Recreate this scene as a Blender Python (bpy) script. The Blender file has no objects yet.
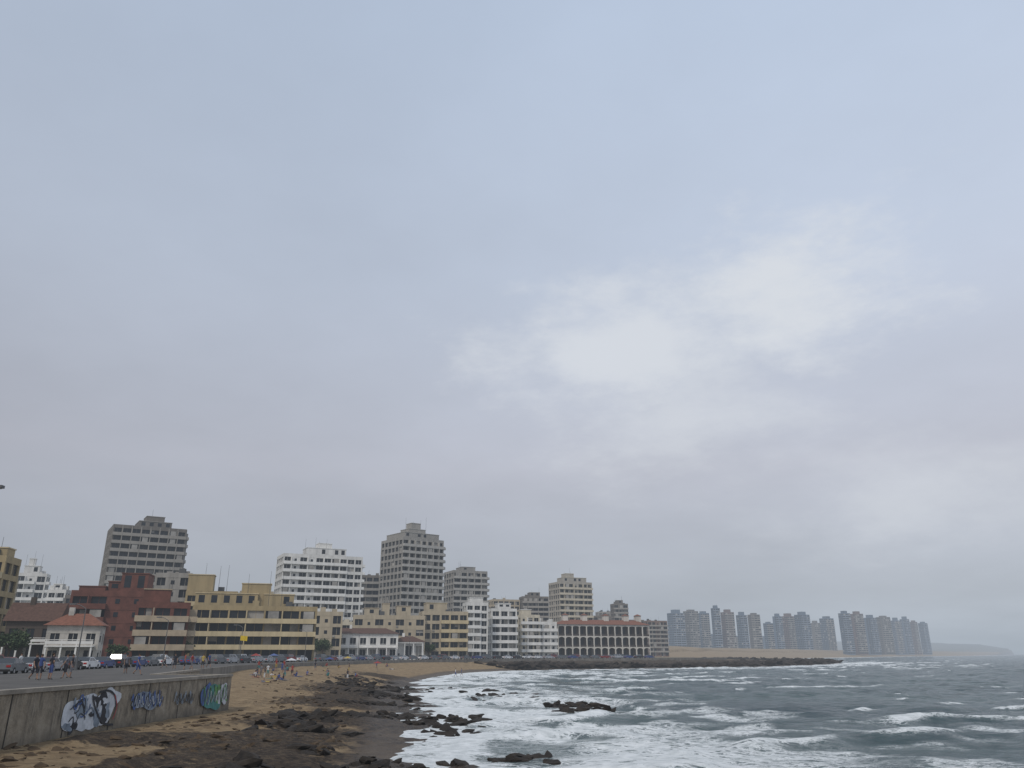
import bpy, bmesh, math, random
import numpy as np
from mathutils import Vector, Matrix
random.seed(7); rng=np.random.default_rng(7)
scene=bpy.context.scene
CAMZ=5.2; PITCH=math.radians(19.25); F=773.0
sp,cp=math.sin(PITCH),math.cos(PITCH)
def az(px,py=654):
    return ((px-512)/F)/(cp-((384-py)/F)*sp)
def slope(py):
    v=(384-py)/F
    return (sp+v*cp)/(cp-v*sp)
# ------------------------------------------------------------ noise
def _h(ix,iy,s):
    n=(ix.astype(np.int64)*374761393+iy.astype(np.int64)*668265263+s*1442695041)&0xffffffff
    n=((n^(n>>13))*1274126177)&0xffffffff
    n=n^(n>>16)
    return (n&0xffff)/65535.0
def vn(x,y,s=0):
    ix=np.floor(x);iy=np.floor(y);fx=x-ix;fy=y-iy
    fx=fx*fx*(3-2*fx);fy=fy*fy*(3-2*fy)
    a=_h(ix,iy,s);b=_h(ix+1,iy,s);c=_h(ix,iy+1,s);d=_h(ix+1,iy+1,s)
    return (a*(1-fx)+b*fx)*(1-fy)+(c*(1-fx)+d*fx)*fy
def fbm(x,y,s=0,o=4):
    t=0;a=.5;n=0
    for i in range(o):
        t=t+a*vn(x*2**i,y*2**i,s+i*17);n+=a;a*=.5
    return t/n
def sst(a,b,x):
    t=np.clip((x-a)/(b-a),0,1);return t*t*(3-2*t)
# ------------------------------------------------------------ materials
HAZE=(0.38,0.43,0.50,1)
def N(nt,t,**k):
    n=nt.nodes.new(t)
    for a,b in k.items(): setattr(n,a,b)
    return n
def add_haze(nt,sh,L=3200.0):  # haze painted into surfaces: emission of haze colour grows with distance from origin
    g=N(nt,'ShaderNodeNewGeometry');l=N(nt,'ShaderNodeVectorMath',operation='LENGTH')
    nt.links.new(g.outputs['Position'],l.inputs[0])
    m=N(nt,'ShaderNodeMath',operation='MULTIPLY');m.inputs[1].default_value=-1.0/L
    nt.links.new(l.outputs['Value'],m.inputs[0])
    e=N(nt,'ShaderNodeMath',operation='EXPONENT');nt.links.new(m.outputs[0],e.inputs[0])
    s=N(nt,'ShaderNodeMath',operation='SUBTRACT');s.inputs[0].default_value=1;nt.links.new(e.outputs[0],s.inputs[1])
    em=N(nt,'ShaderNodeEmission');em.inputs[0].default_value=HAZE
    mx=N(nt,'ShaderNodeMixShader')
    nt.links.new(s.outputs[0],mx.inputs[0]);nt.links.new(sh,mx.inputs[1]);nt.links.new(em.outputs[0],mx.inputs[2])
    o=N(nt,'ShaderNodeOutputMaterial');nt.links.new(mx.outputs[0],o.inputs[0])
_m={}
def mat(name,col,rough=.85,var=.18,scale=.6,metal=0,streak=False,spec=.3,haze=3200.0,bump=0):
    if name in _m: return _m[name]
    m=bpy.data.materials.new(name);m.use_nodes=True;nt=m.node_tree;nt.nodes.clear()
    b=N(nt,'ShaderNodeBsdfPrincipled')
    b.inputs['Roughness'].default_value=rough;b.inputs['Metallic'].default_value=metal
    b.inputs['Specular IOR Level'].default_value=spec
    tc=N(nt,'ShaderNodeTexCoord');mp=N(nt,'ShaderNodeMapping')
    mp.inputs['Scale'].default_value=(1,1,.18) if streak else (1,1,1)
    nt.links.new(tc.outputs['Object'],mp.inputs[0])
    no=N(nt,'ShaderNodeTexNoise');no.inputs['Scale'].default_value=scale;no.inputs['Detail'].default_value=8
    no.inputs['Roughness'].default_value=.65
    nt.links.new(mp.outputs[0],no.inputs['Vector'])
    r=N(nt,'ShaderNodeMapRange');r.inputs[1].default_value=.3;r.inputs[2].default_value=.7
    r.inputs[3].default_value=1-var;r.inputs[4].default_value=1+var*.6
    nt.links.new(no.outputs['Fac'],r.inputs[0])
    c=N(nt,'ShaderNodeVectorMath',operation='SCALE');c.inputs[0].default_value=col[:3]
    nt.links.new(r.outputs[0],c.inputs['Scale']);nt.links.new(c.outputs[0],b.inputs['Base Color'])
    if bump:
        bp=N(nt,'ShaderNodeBump');bp.inputs['Strength'].default_value=bump;bp.inputs['Distance'].default_value=.05
        n2=N(nt,'ShaderNodeTexNoise');n2.inputs['Scale'].default_value=scale*6;n2.inputs['Detail'].default_value=8
        nt.links.new(tc.outputs['Object'],n2.inputs['Vector'])
        nt.links.new(n2.outputs['Fac'],bp.inputs['Height']);nt.links.new(bp.outputs[0],b.inputs['Normal'])
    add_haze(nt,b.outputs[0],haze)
    _m[name]=m;return m
# ------------------------------------------------------------ mesh builder
class MB:
    def __init__(s): s.v=[];s.f=[];s.m=[]
    def box(s,x0,y0,z0,x1,y1,z1,m=0):
        if x0>x1:x0,x1=x1,x0
        if y0>y1:y0,y1=y1,y0
        n=len(s.v)
        s.v+=[(x0,y0,z0),(x1,y0,z0),(x1,y1,z0),(x0,y1,z0),(x0,y0,z1),(x1,y0,z1),(x1,y1,z1),(x0,y1,z1)]
        s.f+=[(n,n+3,n+2,n+1),(n+4,n+5,n+6,n+7),(n,n+1,n+5,n+4),(n+1,n+2,n+6,n+5),(n+2,n+3,n+7,n+6),(n+3,n,n+4,n+7)]
        s.m+=[m]*6
    def poly(s,pts,m=0):
        n=len(s.v);s.v+=[tuple(p) for p in pts];s.f.append(tuple(range(n,n+len(pts))));s.m.append(m)
    def tube(s,p0,p1,r0,r1=None,k=8,m=0,cap=True):
        if r1 is None:r1=r0
        p0=Vector(p0);p1=Vector(p1);d=(p1-p0).normalized()
        a=d.orthogonal().normalized();b=d.cross(a);n=len(s.v)
        for p,r in((p0,r0),(p1,r1)):
            for i in range(k):
                t=2*math.pi*i/k;s.v.append(tuple(p+a*math.cos(t)*r+b*math.sin(t)*r))
        for i in range(k):
            j=(i+1)%k;s.f.append((n+i,n+j,n+k+j,n+k+i));s.m.append(m)
        if cap:
            s.f.append(tuple(n+i for i in range(k))[::-1]);s.f.append(tuple(n+k+i for i in range(k)));s.m+=[m,m]
    def hip(s,x0,y0,x1,y1,z,h,o,m,gable=False):
        x0-=o;x1+=o;y0-=o;y1+=o
        if x1-x0>=y1-y0:
            ym=(y0+y1)/2;k=0 if gable else (y1-y0)/2
            a=(x0+k,ym,z+h);b=(x1-k,ym,z+h)
            s.poly([(x0,y0,z),(x1,y0,z),b,a],m);s.poly([(x1,y1,z),(x0,y1,z),a,b],m)
            s.poly([(x0,y1,z),(x0,y0,z),a],m);s.poly([(x1,y0,z),(x1,y1,z),b],m)
        else:
            xm=(x0+x1)/2;k=0 if gable else (x1-x0)/2
            a=(xm,y0+k,z+h);b=(xm,y1-k,z+h)
            s.poly([(x1,y0,z),(x1,y1,z),b,a],m);s.poly([(x0,y1,z),(x0,y0,z),a,b],m)
            s.poly([(x0,y0,z),(x1,y0,z),a],m);s.poly([(x1,y1,z),(x0,y1,z),b],m)
        s.poly([(x0,y0,z),(x0,y1,z),(x1,y1,z),(x1,y0,z)],m)
    def obj(s,name,mats,loc=(0,0,0),rz=0,smooth=False):
        me=bpy.data.meshes.new(name);me.from_pydata(s.v,[],s.f)
        for m in mats: me.materials.append(m)
        me.polygons.foreach_set('material_index',s.m)
        if smooth: me.polygons.foreach_set('use_smooth',[True]*len(s.f))
        me.update()
        o=bpy.data.objects.new(name,me);o.location=loc;o.rotation_euler=(0,0,rz)
        scene.collection.objects.link(o);return o
def grid_obj(name,X,Y,Z,material,attrs={}):
    r,c=X.shape
    co=np.stack([X,Y,Z],-1).reshape(-1,3).astype(np.float32)
    i=np.arange(r*c).reshape(r,c)
    q=np.stack([i[:-1,:-1],i[:-1,1:],i[1:,1:],i[1:,:-1]],-1).reshape(-1,4).astype(np.int32)
    me=bpy.data.meshes.new(name);me.vertices.add(len(co));me.vertices.foreach_set('co',co.ravel())
    me.loops.add(q.size);me.loops.foreach_set('vertex_index',q.ravel())
    me.polygons.add(len(q));me.polygons.foreach_set('loop_start',np.arange(0,q.size,4,dtype=np.int32))
    me.polygons.foreach_set('loop_total',np.full(len(q),4,dtype=np.int32))
    me.update(calc_edges=True);me.polygons.foreach_set('use_smooth',np.ones(len(q),dtype=bool))
    for k,a in attrs.items():
        at=me.attributes.new(k,'FLOAT','POINT');at.data.foreach_set('value',a.ravel().astype(np.float32))
    me.materials.append(material);o=bpy.data.objects.new(name,me);scene.collection.objects.link(o);return o
# ------------------------------------------------------------ plan of the place
E=np.array([(60,1.5),(-10,1.6),(-20,6),(-24,16),(-24,70),(-31,72),(-36,95),(-42,125),(-42.5,150),(-41,175),(-37,205),(-31,235),(-24,258),(-8,290),(12,312),(40,330),(80,360),(110,420),(115,520),(80,600),(110,700),(250,1000),(470,1300),(720,1700),(1300,2500),(2600,4500),(3000,6000),(3300,20000)],float)
Wl=np.array([(62,-40),(20,-8),(-4,12),(-5.5,45),(-9,68),(-15,110),(-19.5,150),(-18.5,190),(-16,225),(-10,250),(4,280),(30,300),(60,318),(95,345),(140,400),(183,470),(196,500),(184,530),(152,600),(178,700),(330,1000),(540,1300),(800,1700),(1400,2500),(2750,4500),(3200,6000),(3500,20000)],float)
R=np.array([(-47,-30),(-47,50),(-49,70),(-54,95),(-58,128),(-57,160),(-52.5,195),(-46,228),(-36,258),(-18,288),(4,314),(34,336),(70,364),(98,420)],float)
def dist_poly(X,Y,P):
    d=np.full(X.shape,1e18)
    for (ax,ay),(bx,by) in zip(P[:-1],P[1:]):
        dx,dy=bx-ax,by-ay;t=np.clip(((X-ax)*dx+(Y-ay)*dy)/(dx*dx+dy*dy),0,1)
        d=np.minimum(d,(X-ax-t*dx)**2+(Y-ay-t*dy)**2)
    return np.sqrt(d)
def xat(P,Y): return np.interp(Y,P[:,1],P[:,0])
def height(X,Y):
    X=np.asarray(X,float);Y=np.asarray(Y,float)
    dE=dist_poly(X,Y,E);dW=dist_poly(X,Y,Wl);dR=dist_poly(X,Y,R)
    land=X<xat(E,Y);sea=X>xat(Wl,Y)
    hE=np.interp(Y,[0,30,70,90,130,250,300,500,600,1e5],[1.0,1.15,.75,2.0,2.9,2.9,2.4,2.4,3.6,4.5])
    t=dE/(dE+dW+1e-6)
    rock=np.exp(-((dW-4)/9)**2)*sst(.38,.55,fbm(X/8,Y/8,3,4))*(Y<170)
    rock=np.maximum(rock,sst(.45,.62,fbm(X/7,Y/9,9,4))*(Y<64)*.7)
    rock=np.maximum(rock,sst(.50,.60,fbm(X/6+9,Y/9,19,4))*(Y<150)*(Y>58)*sst(12,3,dW)*.9)
    farr=sst(268,290,Y)*sst(700,560,Y)
    rock=np.maximum(rock,farr*sst(40,22,dW))
    bch=hE*(1-t)**.85-.06
    rn=np.abs(fbm(X/2.2,Y/2.2,5,4)-.5)*2
    rocky=rock*(.75*(1-rn)-.3)*np.where(Y>260,1.6,.9)
    bch=bch+rocky+.10*(fbm(X/1.4,Y/1.4,31,3)-.5)*(Y<260)+(fbm(X/6,Y/6,33,2)-.5)*.22
    dune=sst(520,900,Y)*sst(0,120,dW)*(4+7*fbm(X/60,Y/60,41,4))
    bch=bch+np.where(sea,0,dune)
    under=-.1-dW*.06+rocky*1.1*sst(18,3,dW)
    ld=np.where((X<xat(R,Y))&(dR>7.2),3.45+.004*dR,3.1)
    ld=np.where(Y>430,3.1+sst(430,900,Y)*2+dune,ld)
    ld=np.where(dE<3,np.minimum(hE,3.1),ld)
    ld=np.where((Y>440),np.maximum(ld,hE),ld)
    h=np.where(land,ld,np.where(sea,np.maximum(under,-5),bch))
    hill=58*np.exp(-((Y-4700)/900)**2)*sst(3300,2200,X)*sst(500,1500,X)*(.7+.5*fbm(X/300,Y/300,51,4))
    h=h+hill*~sea
    return h,np.where(land&(Y<425),0,rock),dW,sea,land
def hz(x,y): return float(height(np.array([x]),np.array([y]))[0][0])
S=np.linspace(-1.5,1.5,900);K=np.exp(np.linspace(math.log(30),math.log(25000),900))-60
YY,SS=np.meshgrid(K,S,indexing='ij');XX=SS*(YY+60)
H,RK,DW,SEA,LAND=height(XX,YY)
# terrain material
tm=bpy.data.materials.new('beach_terrain');tm.use_nodes=True;nt=tm.node_tree;nt.nodes.clear();L=nt.links
geo=N(nt,'ShaderNodeNewGeometry')
def attr(n):
    a=N(nt,'ShaderNodeAttribute');a.attribute_name=n;return a.outputs['Fac']
def noise(sc,det=8,ro=.6,vec=None):
    n=N(nt,'ShaderNodeTexNoise');n.inputs['Scale'].default_value=sc;n.inputs['Detail'].default_value=det;n.inputs['Roughness'].default_value=ro
    L.new(vec or geo.outputs['Position'],n.inputs['Vector']);return n.outputs['Fac']
def ramp(fac,st):
    r=N(nt,'ShaderNodeValToRGB');L.new(fac,r.inputs[0]);e=r.color_ramp.elements
    while len(e)<len(st): e.new(.5)
    for a,(p,c) in zip(e,st): a.position=p;a.color=(*c,1)
    return r.outputs[0]
def mixc(f,a,b):
    m=N(nt,'ShaderNodeMix',data_type='RGBA');L.new(f,m.inputs[0]);L.new(a,m.inputs[6]);L.new(b,m.inputs[7]);return m.outputs[2]
def math_(op,a,b=None,clamp=False):
    m=N(nt,'ShaderNodeMath',operation=op);m.use_clamp=clamp
    for i,x in enumerate((a,b)):
        if x is None: continue
        if isinstance(x,(int,float)): m.inputs[i].default_value=x
        else: L.new(x,m.inputs[i])
    return m.outputs[0]
def mr(x,a,b,c=0,d=1):
    m=N(nt,'ShaderNodeMapRange');L.new(x,m.inputs[0])
    for i,v in enumerate((a,b,c,d)): m.inputs[i+1].default_value=v
    return m.outputs[0]
sand=ramp(noise(.9,10,.7),[(.3,(.15,.102,.058)),(.5,(.26,.185,.105)),(.7,(.35,.26,.155))])
rockc=ramp(noise(2.2,10,.75),[(.32,(.018,.014,.011)),(.5,(.058,.042,.029)),(.7,(.15,.11,.07))])
wet=ramp(noise(.8,6),[(.3,(.075,.054,.036)),(.7,(.125,.092,.06))])
c=mixc(mr(attr('wet'),.35,.75),sand,wet)
rkf=math_('ADD',attr('rock'),mr(noise(1.7,8,.7),.3,.7,-.35,.35))
c=mixc(mr(rkf,.35,.6),c,rockc)
town=ramp(noise(.25,8),[(.35,(.07,.08,.045)),(.6,(.17,.16,.13))])
c=mixc(attr('town'),c,town)
b=N(nt,'ShaderNodeBsdfPrincipled');L.new(c,b.inputs['Base Color'])
L.new(mr(attr('wet'),.3,.9,.95,.5),b.inputs['Roughness']);b.inputs['Specular IOR Level'].default_value=.2
bp=N(nt,'ShaderNodeBump');bp.inputs['Strength'].default_value=1;bp.inputs['Distance'].default_value=.3
L.new(noise(2.6,10,.72),bp.inputs['Height']);L.new(bp.outputs[0],b.inputs['Normal'])
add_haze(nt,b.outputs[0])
wetA=np.where(SEA,1,sst(5.5,1,DW)*sst(700,500,YY))
townA=np.where(LAND&(YY<425),1,0)+np.where(LAND,sst(450,1500,YY)*sst(60,200,DW)*.7,0)
townA=np.clip(townA+ (H>14)*.9,0,1)
grid_obj('ground',XX,YY,H,tm,{'rock':RK,'wet':wetA,'town':townA})
# ------------------------------------------------------------ water
S=np.linspace(-.22,1.6,1000);K=np.exp(np.linspace(math.log(66),math.log(26000),1000))-60
YY,SS=np.meshgrid(K,S,indexing='ij');XX=SS*(YY+60)
dW=dist_poly(XX,YY,Wl);sea=XX>xat(Wl,YY)
d=np.where(sea,dW,-dW)
wx=fbm(XX/30,YY/30,61,3)-.5;wy=fbm(XX/9,YY/9,67,3)-.5
ph=(-.42*XX+.91*YY)/12+wx*3.0+wy*.9
cr=.5+.5*np.cos(2*np.pi*ph);cr4=cr**4
ph2=(-.75*XX+.66*YY)/4.3+wx*5
fade=sst(1200,200,YY);sh=sst(0,14,d)
patch=sst(.50,.68,fbm(XX/18+4,YY/14,71,4))
amp=.26+.34*patch*sst(85,25,d)
Z=(cr4*amp-.08)*sh*fade+(np.cos(2*np.pi*ph2)*.05+.26*(fbm(XX/1.8,YY/1.2,81,3)-.5)+.5*(fbm(XX/7,YY/4,83,2)-.5))*fade*np.clip(sh+.2,0,1)
Z+=.04*sst(6,-4,d)
zone=sst(55,8,d)*sst(-3,.5,d)
big=fbm(XX/11,YY/8,91,5)
foam=.66*sst(34,1,d)*(.3+1.2*sst(.40,.62,big))
back=.5+.5*np.cos(2*np.pi*(ph-.14))
foam=np.maximum(foam,patch*(back**3)*sst(90,40,d)*sst(260,160,YY)*.68)
foam=np.maximum(foam,patch*(cr**9)*sst(95,60,d)*1.1*(.5+.8*vn(XX/2.5,YY/2,77)))
foam=np.maximum(foam,zone*.5*sst(.48,.62,fbm(XX/6,YY/4,95,3)))
foam=np.maximum(foam,.85*sst(2.2,0.2,np.abs(d-1.5-3*vn(XX/9,YY/9,7)))*(YY<300))
wc=(cr**8)*sst(.69,.77,fbm(XX/7,YY/4,97,4))*1.0
foam=np.maximum(foam,wc*sst(1600,500,YY))
foam=np.maximum(foam,.85*sst(12,3,d)*sst(270,300,YY)*sst(620,500,YY)*sst(.45,.62,fbm(XX/10,YY/10,99,3)))
wm=bpy.data.materials.new('sea_water');wm.use_nodes=True;nt=wm.node_tree;nt.nodes.clear();L=nt.links
geo=N(nt,'ShaderNodeNewGeometry')
mp=N(nt,'ShaderNodeMapping');mp.inputs['Rotation'].default_value=(0,0,math.radians(-25));mp.inputs['Scale'].default_value=(.55,1,1);L.new(geo.outputs['Position'],mp.inputs[0])
b=N(nt,'ShaderNodeBsdfPrincipled')
wc_=ramp(noise(.05,5,.6,mp.outputs[0]),[(.35,(.020,.050,.060)),(.65,(.045,.085,.088))])
wc_=mixc(mr(attr('foam'),.0,.8,0,.7),wc_,ramp(noise(.5,4),[(.3,(.10,.145,.14)),(.7,(.18,.225,.21))]))
L.new(wc_,b.inputs['Base Color']);b.inputs['Roughness'].default_value=.14;b.inputs['IOR'].default_value=1.33
bp=N(nt,'ShaderNodeBump');bp.inputs['Strength'].default_value=1;bp.inputs['Distance'].default_value=.7
hh=math_('ADD',noise(.9,8,.66,mp.outputs[0]),math_('MULTIPLY',noise(.16,5,.6,mp.outputs[0]),2.6))
L.new(hh,bp.inputs['Height']);L.new(bp.outputs[0],b.inputs['Normal'])
fo=N(nt,'ShaderNodeBsdfPrincipled');fo.inputs['Roughness'].default_value=.9
L.new(ramp(noise(1.3,6),[(.3,(.50,.53,.53)),(.65,(.76,.78,.78))]),fo.inputs['Base Color'])
b2_=N(nt,'ShaderNodeBump');b2_.inputs['Strength'].default_value=.8;b2_.inputs['Distance'].default_value=.3;L.new(noise(1.6,8,.7),b2_.inputs['Height']);L.new(b2_.outputs[0],fo.inputs['Normal'])
def ridged(scale,dist,k):
    nz=N(nt,'ShaderNodeTexNoise');nz.inputs['Scale'].default_value=scale;nz.inputs['Detail'].default_value=9;nz.inputs['Roughness'].default_value=.66;nz.inputs['Distortion'].default_value=dist
    L.new(mp.outputs[0],nz.inputs['Vector'])
    return math_('MULTIPLY',math_('ABSOLUTE',math_('SUBTRACT',nz.outputs['Fac'],.5)),k)
rid=math_('MINIMUM',ridged(.55,1.3,9.0),ridged(1.5,.9,8.0))
dens_=mr(noise(.22,5,.6,mp.outputs[0]),.36,.64,.55,1.35)
fa=math_('MULTIPLY',attr('foam'),dens_)
ff=mr(math_('SUBTRACT',math_('MULTIPLY',fa,1.15),rid),-.12,.30)
ff=math_('MAXIMUM',math_('MULTIPLY',ff,mr(fa,.05,.25)),mr(fa,.78,1.1,0,.96))
mx=N(nt,'ShaderNodeMixShader');L.new(ff,mx.inputs[0]);L.new(b.outputs[0],mx.inputs[1]);L.new(fo.outputs[0],mx.inputs[2])
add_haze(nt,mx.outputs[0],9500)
grid_obj('water',XX,YY,Z,wm,{'foam':np.clip(foam,0,1.2)})
# ------------------------------------------------------------ road, pavement, wall
def offset(P,o):
    P=np.array(P);T=np.gradient(P,axis=0);T/=np.linalg.norm(T,axis=1)[:,None]
    return P+np.stack([T[:,1],-T[:,0]],1)*o
def dens(P,n=6):
    P=[Vector((*p,0)) for p in P];out=[]
    for i in range(len(P)-1):
        p0=P[max(i-1,0)];p1=P[i];p2=P[i+1];p3=P[min(i+2,len(P)-1)]
        for k in range(n):
            t=k/n;q=.5*((2*p1)+(p2-p0)*t+(2*p0-5*p1+4*p2-p3)*t*t+(3*p1-p0-3*p2+p3)*t**3);out.append((q.x,q.y))
    out.append((P[-1].x,P[-1].y));return np.array(out)
RD=dens(R)
def strip(mb,a,b,z,m=0):
    for i in range(len(a)-1):
        mb.poly([(*b[i],z),(*a[i],z),(*a[i+1],z),(*b[i+1],z)],m)
def vstrip(mb,a,z0,z1,m=0):
    for i in range(len(a)-1): mb.poly([(*a[i],z0),(*a[i+1],z0),(*a[i+1],z1),(*a[i],z1)],m)
asph=mat('asphalt',(.05,.05,.051),.9,.25,.4);conc=mat('pavement_concrete',(.20,.185,.165),.9,.25,.5);paint=mat('road_paint',(.6,.6,.56),.7)
mb=MB();strip(mb,offset(RD,-4.5),offset(RD,4.5),3.38);mb.obj('road',[asph])
mb=MB()
acc=0;RDD=dens(R,40)
for i in range(len(RDD)-1):
    acc+=np.linalg.norm(RDD[i+1]-RDD[i])
    if acc%6<3: strip(mb,offset(RDD[i:i+2],-.07),offset(RDD[i:i+2],.07),3.384)
mb.obj('road_marking',[paint])
mb=MB()
a=offset(RD,-7.0);b_=offset(RD,-4.5);strip(mb,a,b_,3.5);vstrip(mb,b_,3.3,3.5)
mb.obj('pavement',[conc])
inner=offset(RD,4.5)
mb=MB();ys=sorted(set([1.6,6,16,70.02,72,95]+list(np.arange(2,420,2.0))))
prom=mat('promenade_slab',(.095,.088,.08),.9,.35,.5)
xi=lambda y: float(np.interp(y,inner[:,1],inner[:,0]))
mb.poly([(xi(-29),-29,3.5),(60,-29,3.5),(60,1.5,3.5),(xi(1.5),1.5,3.5)])
for y0,y1 in zip(ys[:-1],ys[1:]):
    xe0,xe1=float(xat(E[1:18],y0)),float(xat(E[1:18],y1))
    if xe0>xi(y0): mb.poly([(xi(y0),y0,3.5),(xe0-.05,y0,3.5),(xe1-.05,y1,3.5),(xi(y1),y1,3.5)])
mb.obj('promenade_pavement',[prom])
mb=MB();vstrip(mb,inner,3.3,3.5)
kerb=mb.obj('kerb',[conc])
def wallsweep(name,P,zt,zb,th,mats,cap=True,step=None):
    P=np.array(P,float);mb=MB()
    A=P;B=offset(P,-th)
    for i in range(len(P)-1):
        mb.poly([(*A[i],zb),(*A[i+1],zb),(*A[i+1],zt),(*A[i],zt)]);mb.poly([(*B[i+1],zb),(*B[i],zb),(*B[i],zt),(*B[i+1],zt)])
        mb.poly([(*A[i],zt),(*A[i+1],zt),(*B[i+1],zt),(*B[i],zt)])
    if cap:
        C=offset(P,.10);D=offset(P,-th-.05)
        for i in range(len(P)-1):
            for q,z0,z1 in((C,zt-.14,zt+.06),(D,zt-.14,zt+.06)):
                mb.poly([(*q[i],z0),(*q[i+1],z0),(*q[i+1],z1),(*q[i],z1)],1)
            mb.poly([(*C[i],zt+.06),(*C[i+1],zt+.06),(*D[i+1],zt+.06),(*D[i],zt+.06)],1)
            mb.poly([(*C[i],zt-.14),(*D[i],zt-.14),(*D[i+1],zt-.14),(*C[i+1],zt-.14)],1)
    for q0,q1 in((A[0],B[0]),(A[-1],B[-1])):
        mb.poly([(*q0,zb),(*q1,zb),(*q1,zt),(*q0,zt)])
    return mb.obj(name,mats)
wmt=bpy.data.materials.new('stained_concrete');wmt.use_nodes=True;nt=wmt.node_tree;nt.nodes.clear();L=nt.links
geo=N(nt,'ShaderNodeNewGeometry');sx=N(nt,'ShaderNodeSeparateXYZ');L.new(geo.outputs['Position'],sx.inputs[0])
mp=N(nt,'ShaderNodeMapping');mp.inputs['Scale'].default_value=(1,1,.15);L.new(geo.outputs['Position'],mp.inputs[0])
c1=ramp(noise(1.1,9,.7),[(.3,(.14,.115,.082)),(.5,(.25,.21,.155)),(.72,(.36,.315,.245))])
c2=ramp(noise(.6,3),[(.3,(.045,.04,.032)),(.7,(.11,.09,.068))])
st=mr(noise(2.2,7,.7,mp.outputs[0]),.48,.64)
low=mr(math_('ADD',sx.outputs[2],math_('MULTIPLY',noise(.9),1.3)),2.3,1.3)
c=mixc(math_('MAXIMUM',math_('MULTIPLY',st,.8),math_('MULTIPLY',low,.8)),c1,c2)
b=N(nt,'ShaderNodeBsdfPrincipled');L.new(c,b.inputs['Base Color']);b.inputs['Roughness'].default_value=.92
bp=N(nt,'ShaderNodeBump');bp.inputs['Strength'].default_value=.7;bp.inputs['Distance'].default_value=.08;L.new(noise(5,9,.7),bp.inputs['Height']);L.new(bp.outputs[0],b.inputs['Normal'])
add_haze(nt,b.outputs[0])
capm=mat('wall_cap',(.27,.24,.20),.9,.35,1.2)
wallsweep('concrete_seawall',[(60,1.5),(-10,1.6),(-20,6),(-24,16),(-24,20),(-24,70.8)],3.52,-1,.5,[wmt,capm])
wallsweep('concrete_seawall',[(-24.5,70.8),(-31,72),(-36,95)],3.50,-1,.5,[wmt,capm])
wallsweep('beach_retaining_wall',E[6:18],3.55,0,.4,[mat('pale_wall',(.20,.18,.155),.9,.4,.6,streak=True),capm],cap=False)
mb=MB()
for yj in np.arange(20,70,5.0): mb.box(-23.985,yj-.03,.0,-23.97,yj+.03,3.36)
mb.obj('wall_joint_strips',[mat('joint_dark',(.04,.035,.03))])
# graffiti
G=MB();lay=[0];GY=0
def gp(pts,m):
    lay[0]+=1;x=-23.96+lay[0]*.0015
    G.poly([(x,y+GY,z) for y,z in pts],m)
def blob(cy,cz,ry,rz,m,rough=.2,n=40,seed=0):
    r=random.Random(seed);ph=[r.random()*6.28 for _ in range(6)]
    gp([(cy+ry*math.cos(t)*(1+rough*sum(math.sin(t*(k*1.0+2)+ph[k])/(k+1.5) for k in range(6))),cz+rz*math.sin(t)*(1+rough*sum(math.sin(t*(k+2)+ph[k])/(k+1.5) for k in range(6)))) for t in [6.283*i/n for i in range(n)]],m)
def stroke(pts,w,m):
    lay[0]+=1;x=-23.96+lay[0]*.0015
    P=dens([(a+GY,b) for a,b in pts],6);A=offset(P,w/2);B=offset(P,-w/2)
    for i in range(len(P)-1): G.poly([(x,*A[i]),(x,*B[i]),(x,*B[i+1]),(x,*A[i+1])],m)
# 0 white 1 black 2 blue 3 red 4 teal 5 grey 6 green
GY=1.3
blob(45.2,2.1,1.7,1.0,0,.2,seed=1);blob(48.0,2.35,1.5,.9,0,.22,seed=2);blob(46.6,1.7,1.7,.6,0,.2,seed=3)
rg=random.Random(12)
blob(47.6,2.25,.75,.75,1,.35,seed=5);blob(47.2,1.75,.55,.4,5,.4,seed=6);blob(47.9,2.6,.3,.2,0,.4,seed=7);blob(47.3,2.25,.22,.3,0,.4,seed=9);blob(48.3,2.0,.25,.4,5,.4,seed=10)
for i in range(14):
    cy=rg.uniform(44.0,46.8);cz=rg.uniform(1.4,2.8);blob(cy,cz,rg.uniform(.12,.5),rg.uniform(.08,.28),rg.choice([5,5,1,2,5]),.45,seed=30+i)
for i in range(9):
    cy=rg.uniform(44,46.4);cz=rg.uniform(1.5,2.7);stroke([(cy,cz),(cy+rg.uniform(.1,.6),cz+rg.uniform(-.4,.4)),(cy+rg.uniform(.5,1.0),cz+rg.uniform(-.5,.5)),(cy+rg.uniform(.7,1.3),cz+rg.uniform(-.6,.6))],rg.uniform(.04,.1),rg.choice([1,5,2,1]))
stroke([(46.2,3.0),(46.8,2.2),(47.9,1.4),(49.2,1.2)],.12,1);stroke([(46.9,3.1),(48.0,3.15),(48.9,2.8),(49.2,2.2)],.12,1);stroke([(48.8,2.9),(49.3,2.2),(49.0,1.5)],.08,3)
GY=0
rr=random.Random(3)
def tag(y0,y1,zc,h,m,w=.13,n=5):
    dy=(y1-y0)/n
    for i in range(n):
        ys=y0+i*dy;stroke([(ys+rr.uniform(0,.2)*dy,zc+rr.uniform(-.5,.5)*h),(ys+.25*dy,zc+h*rr.uniform(.3,.5)),(ys+.6*dy,zc-h*rr.uniform(.2,.5)),(ys+.95*dy,zc+h*rr.uniform(-.4,.5)),(ys+.8*dy,zc+h*rr.uniform(-.5,.1))],w,m)
blob(54.6,2.3,1.9,.55,5,.25,seed=11);tag(52.4,57,2.35,1.1,2,.12,6);tag(52.6,57.2,2.3,1.0,1,.06,7);tag(52.8,56.8,2.3,.7,0,.05,5)
tag(59,62.4,2.2,.9,5,.12,4);tag(59.2,62.6,2.1,.8,1,.06,6)
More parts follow.
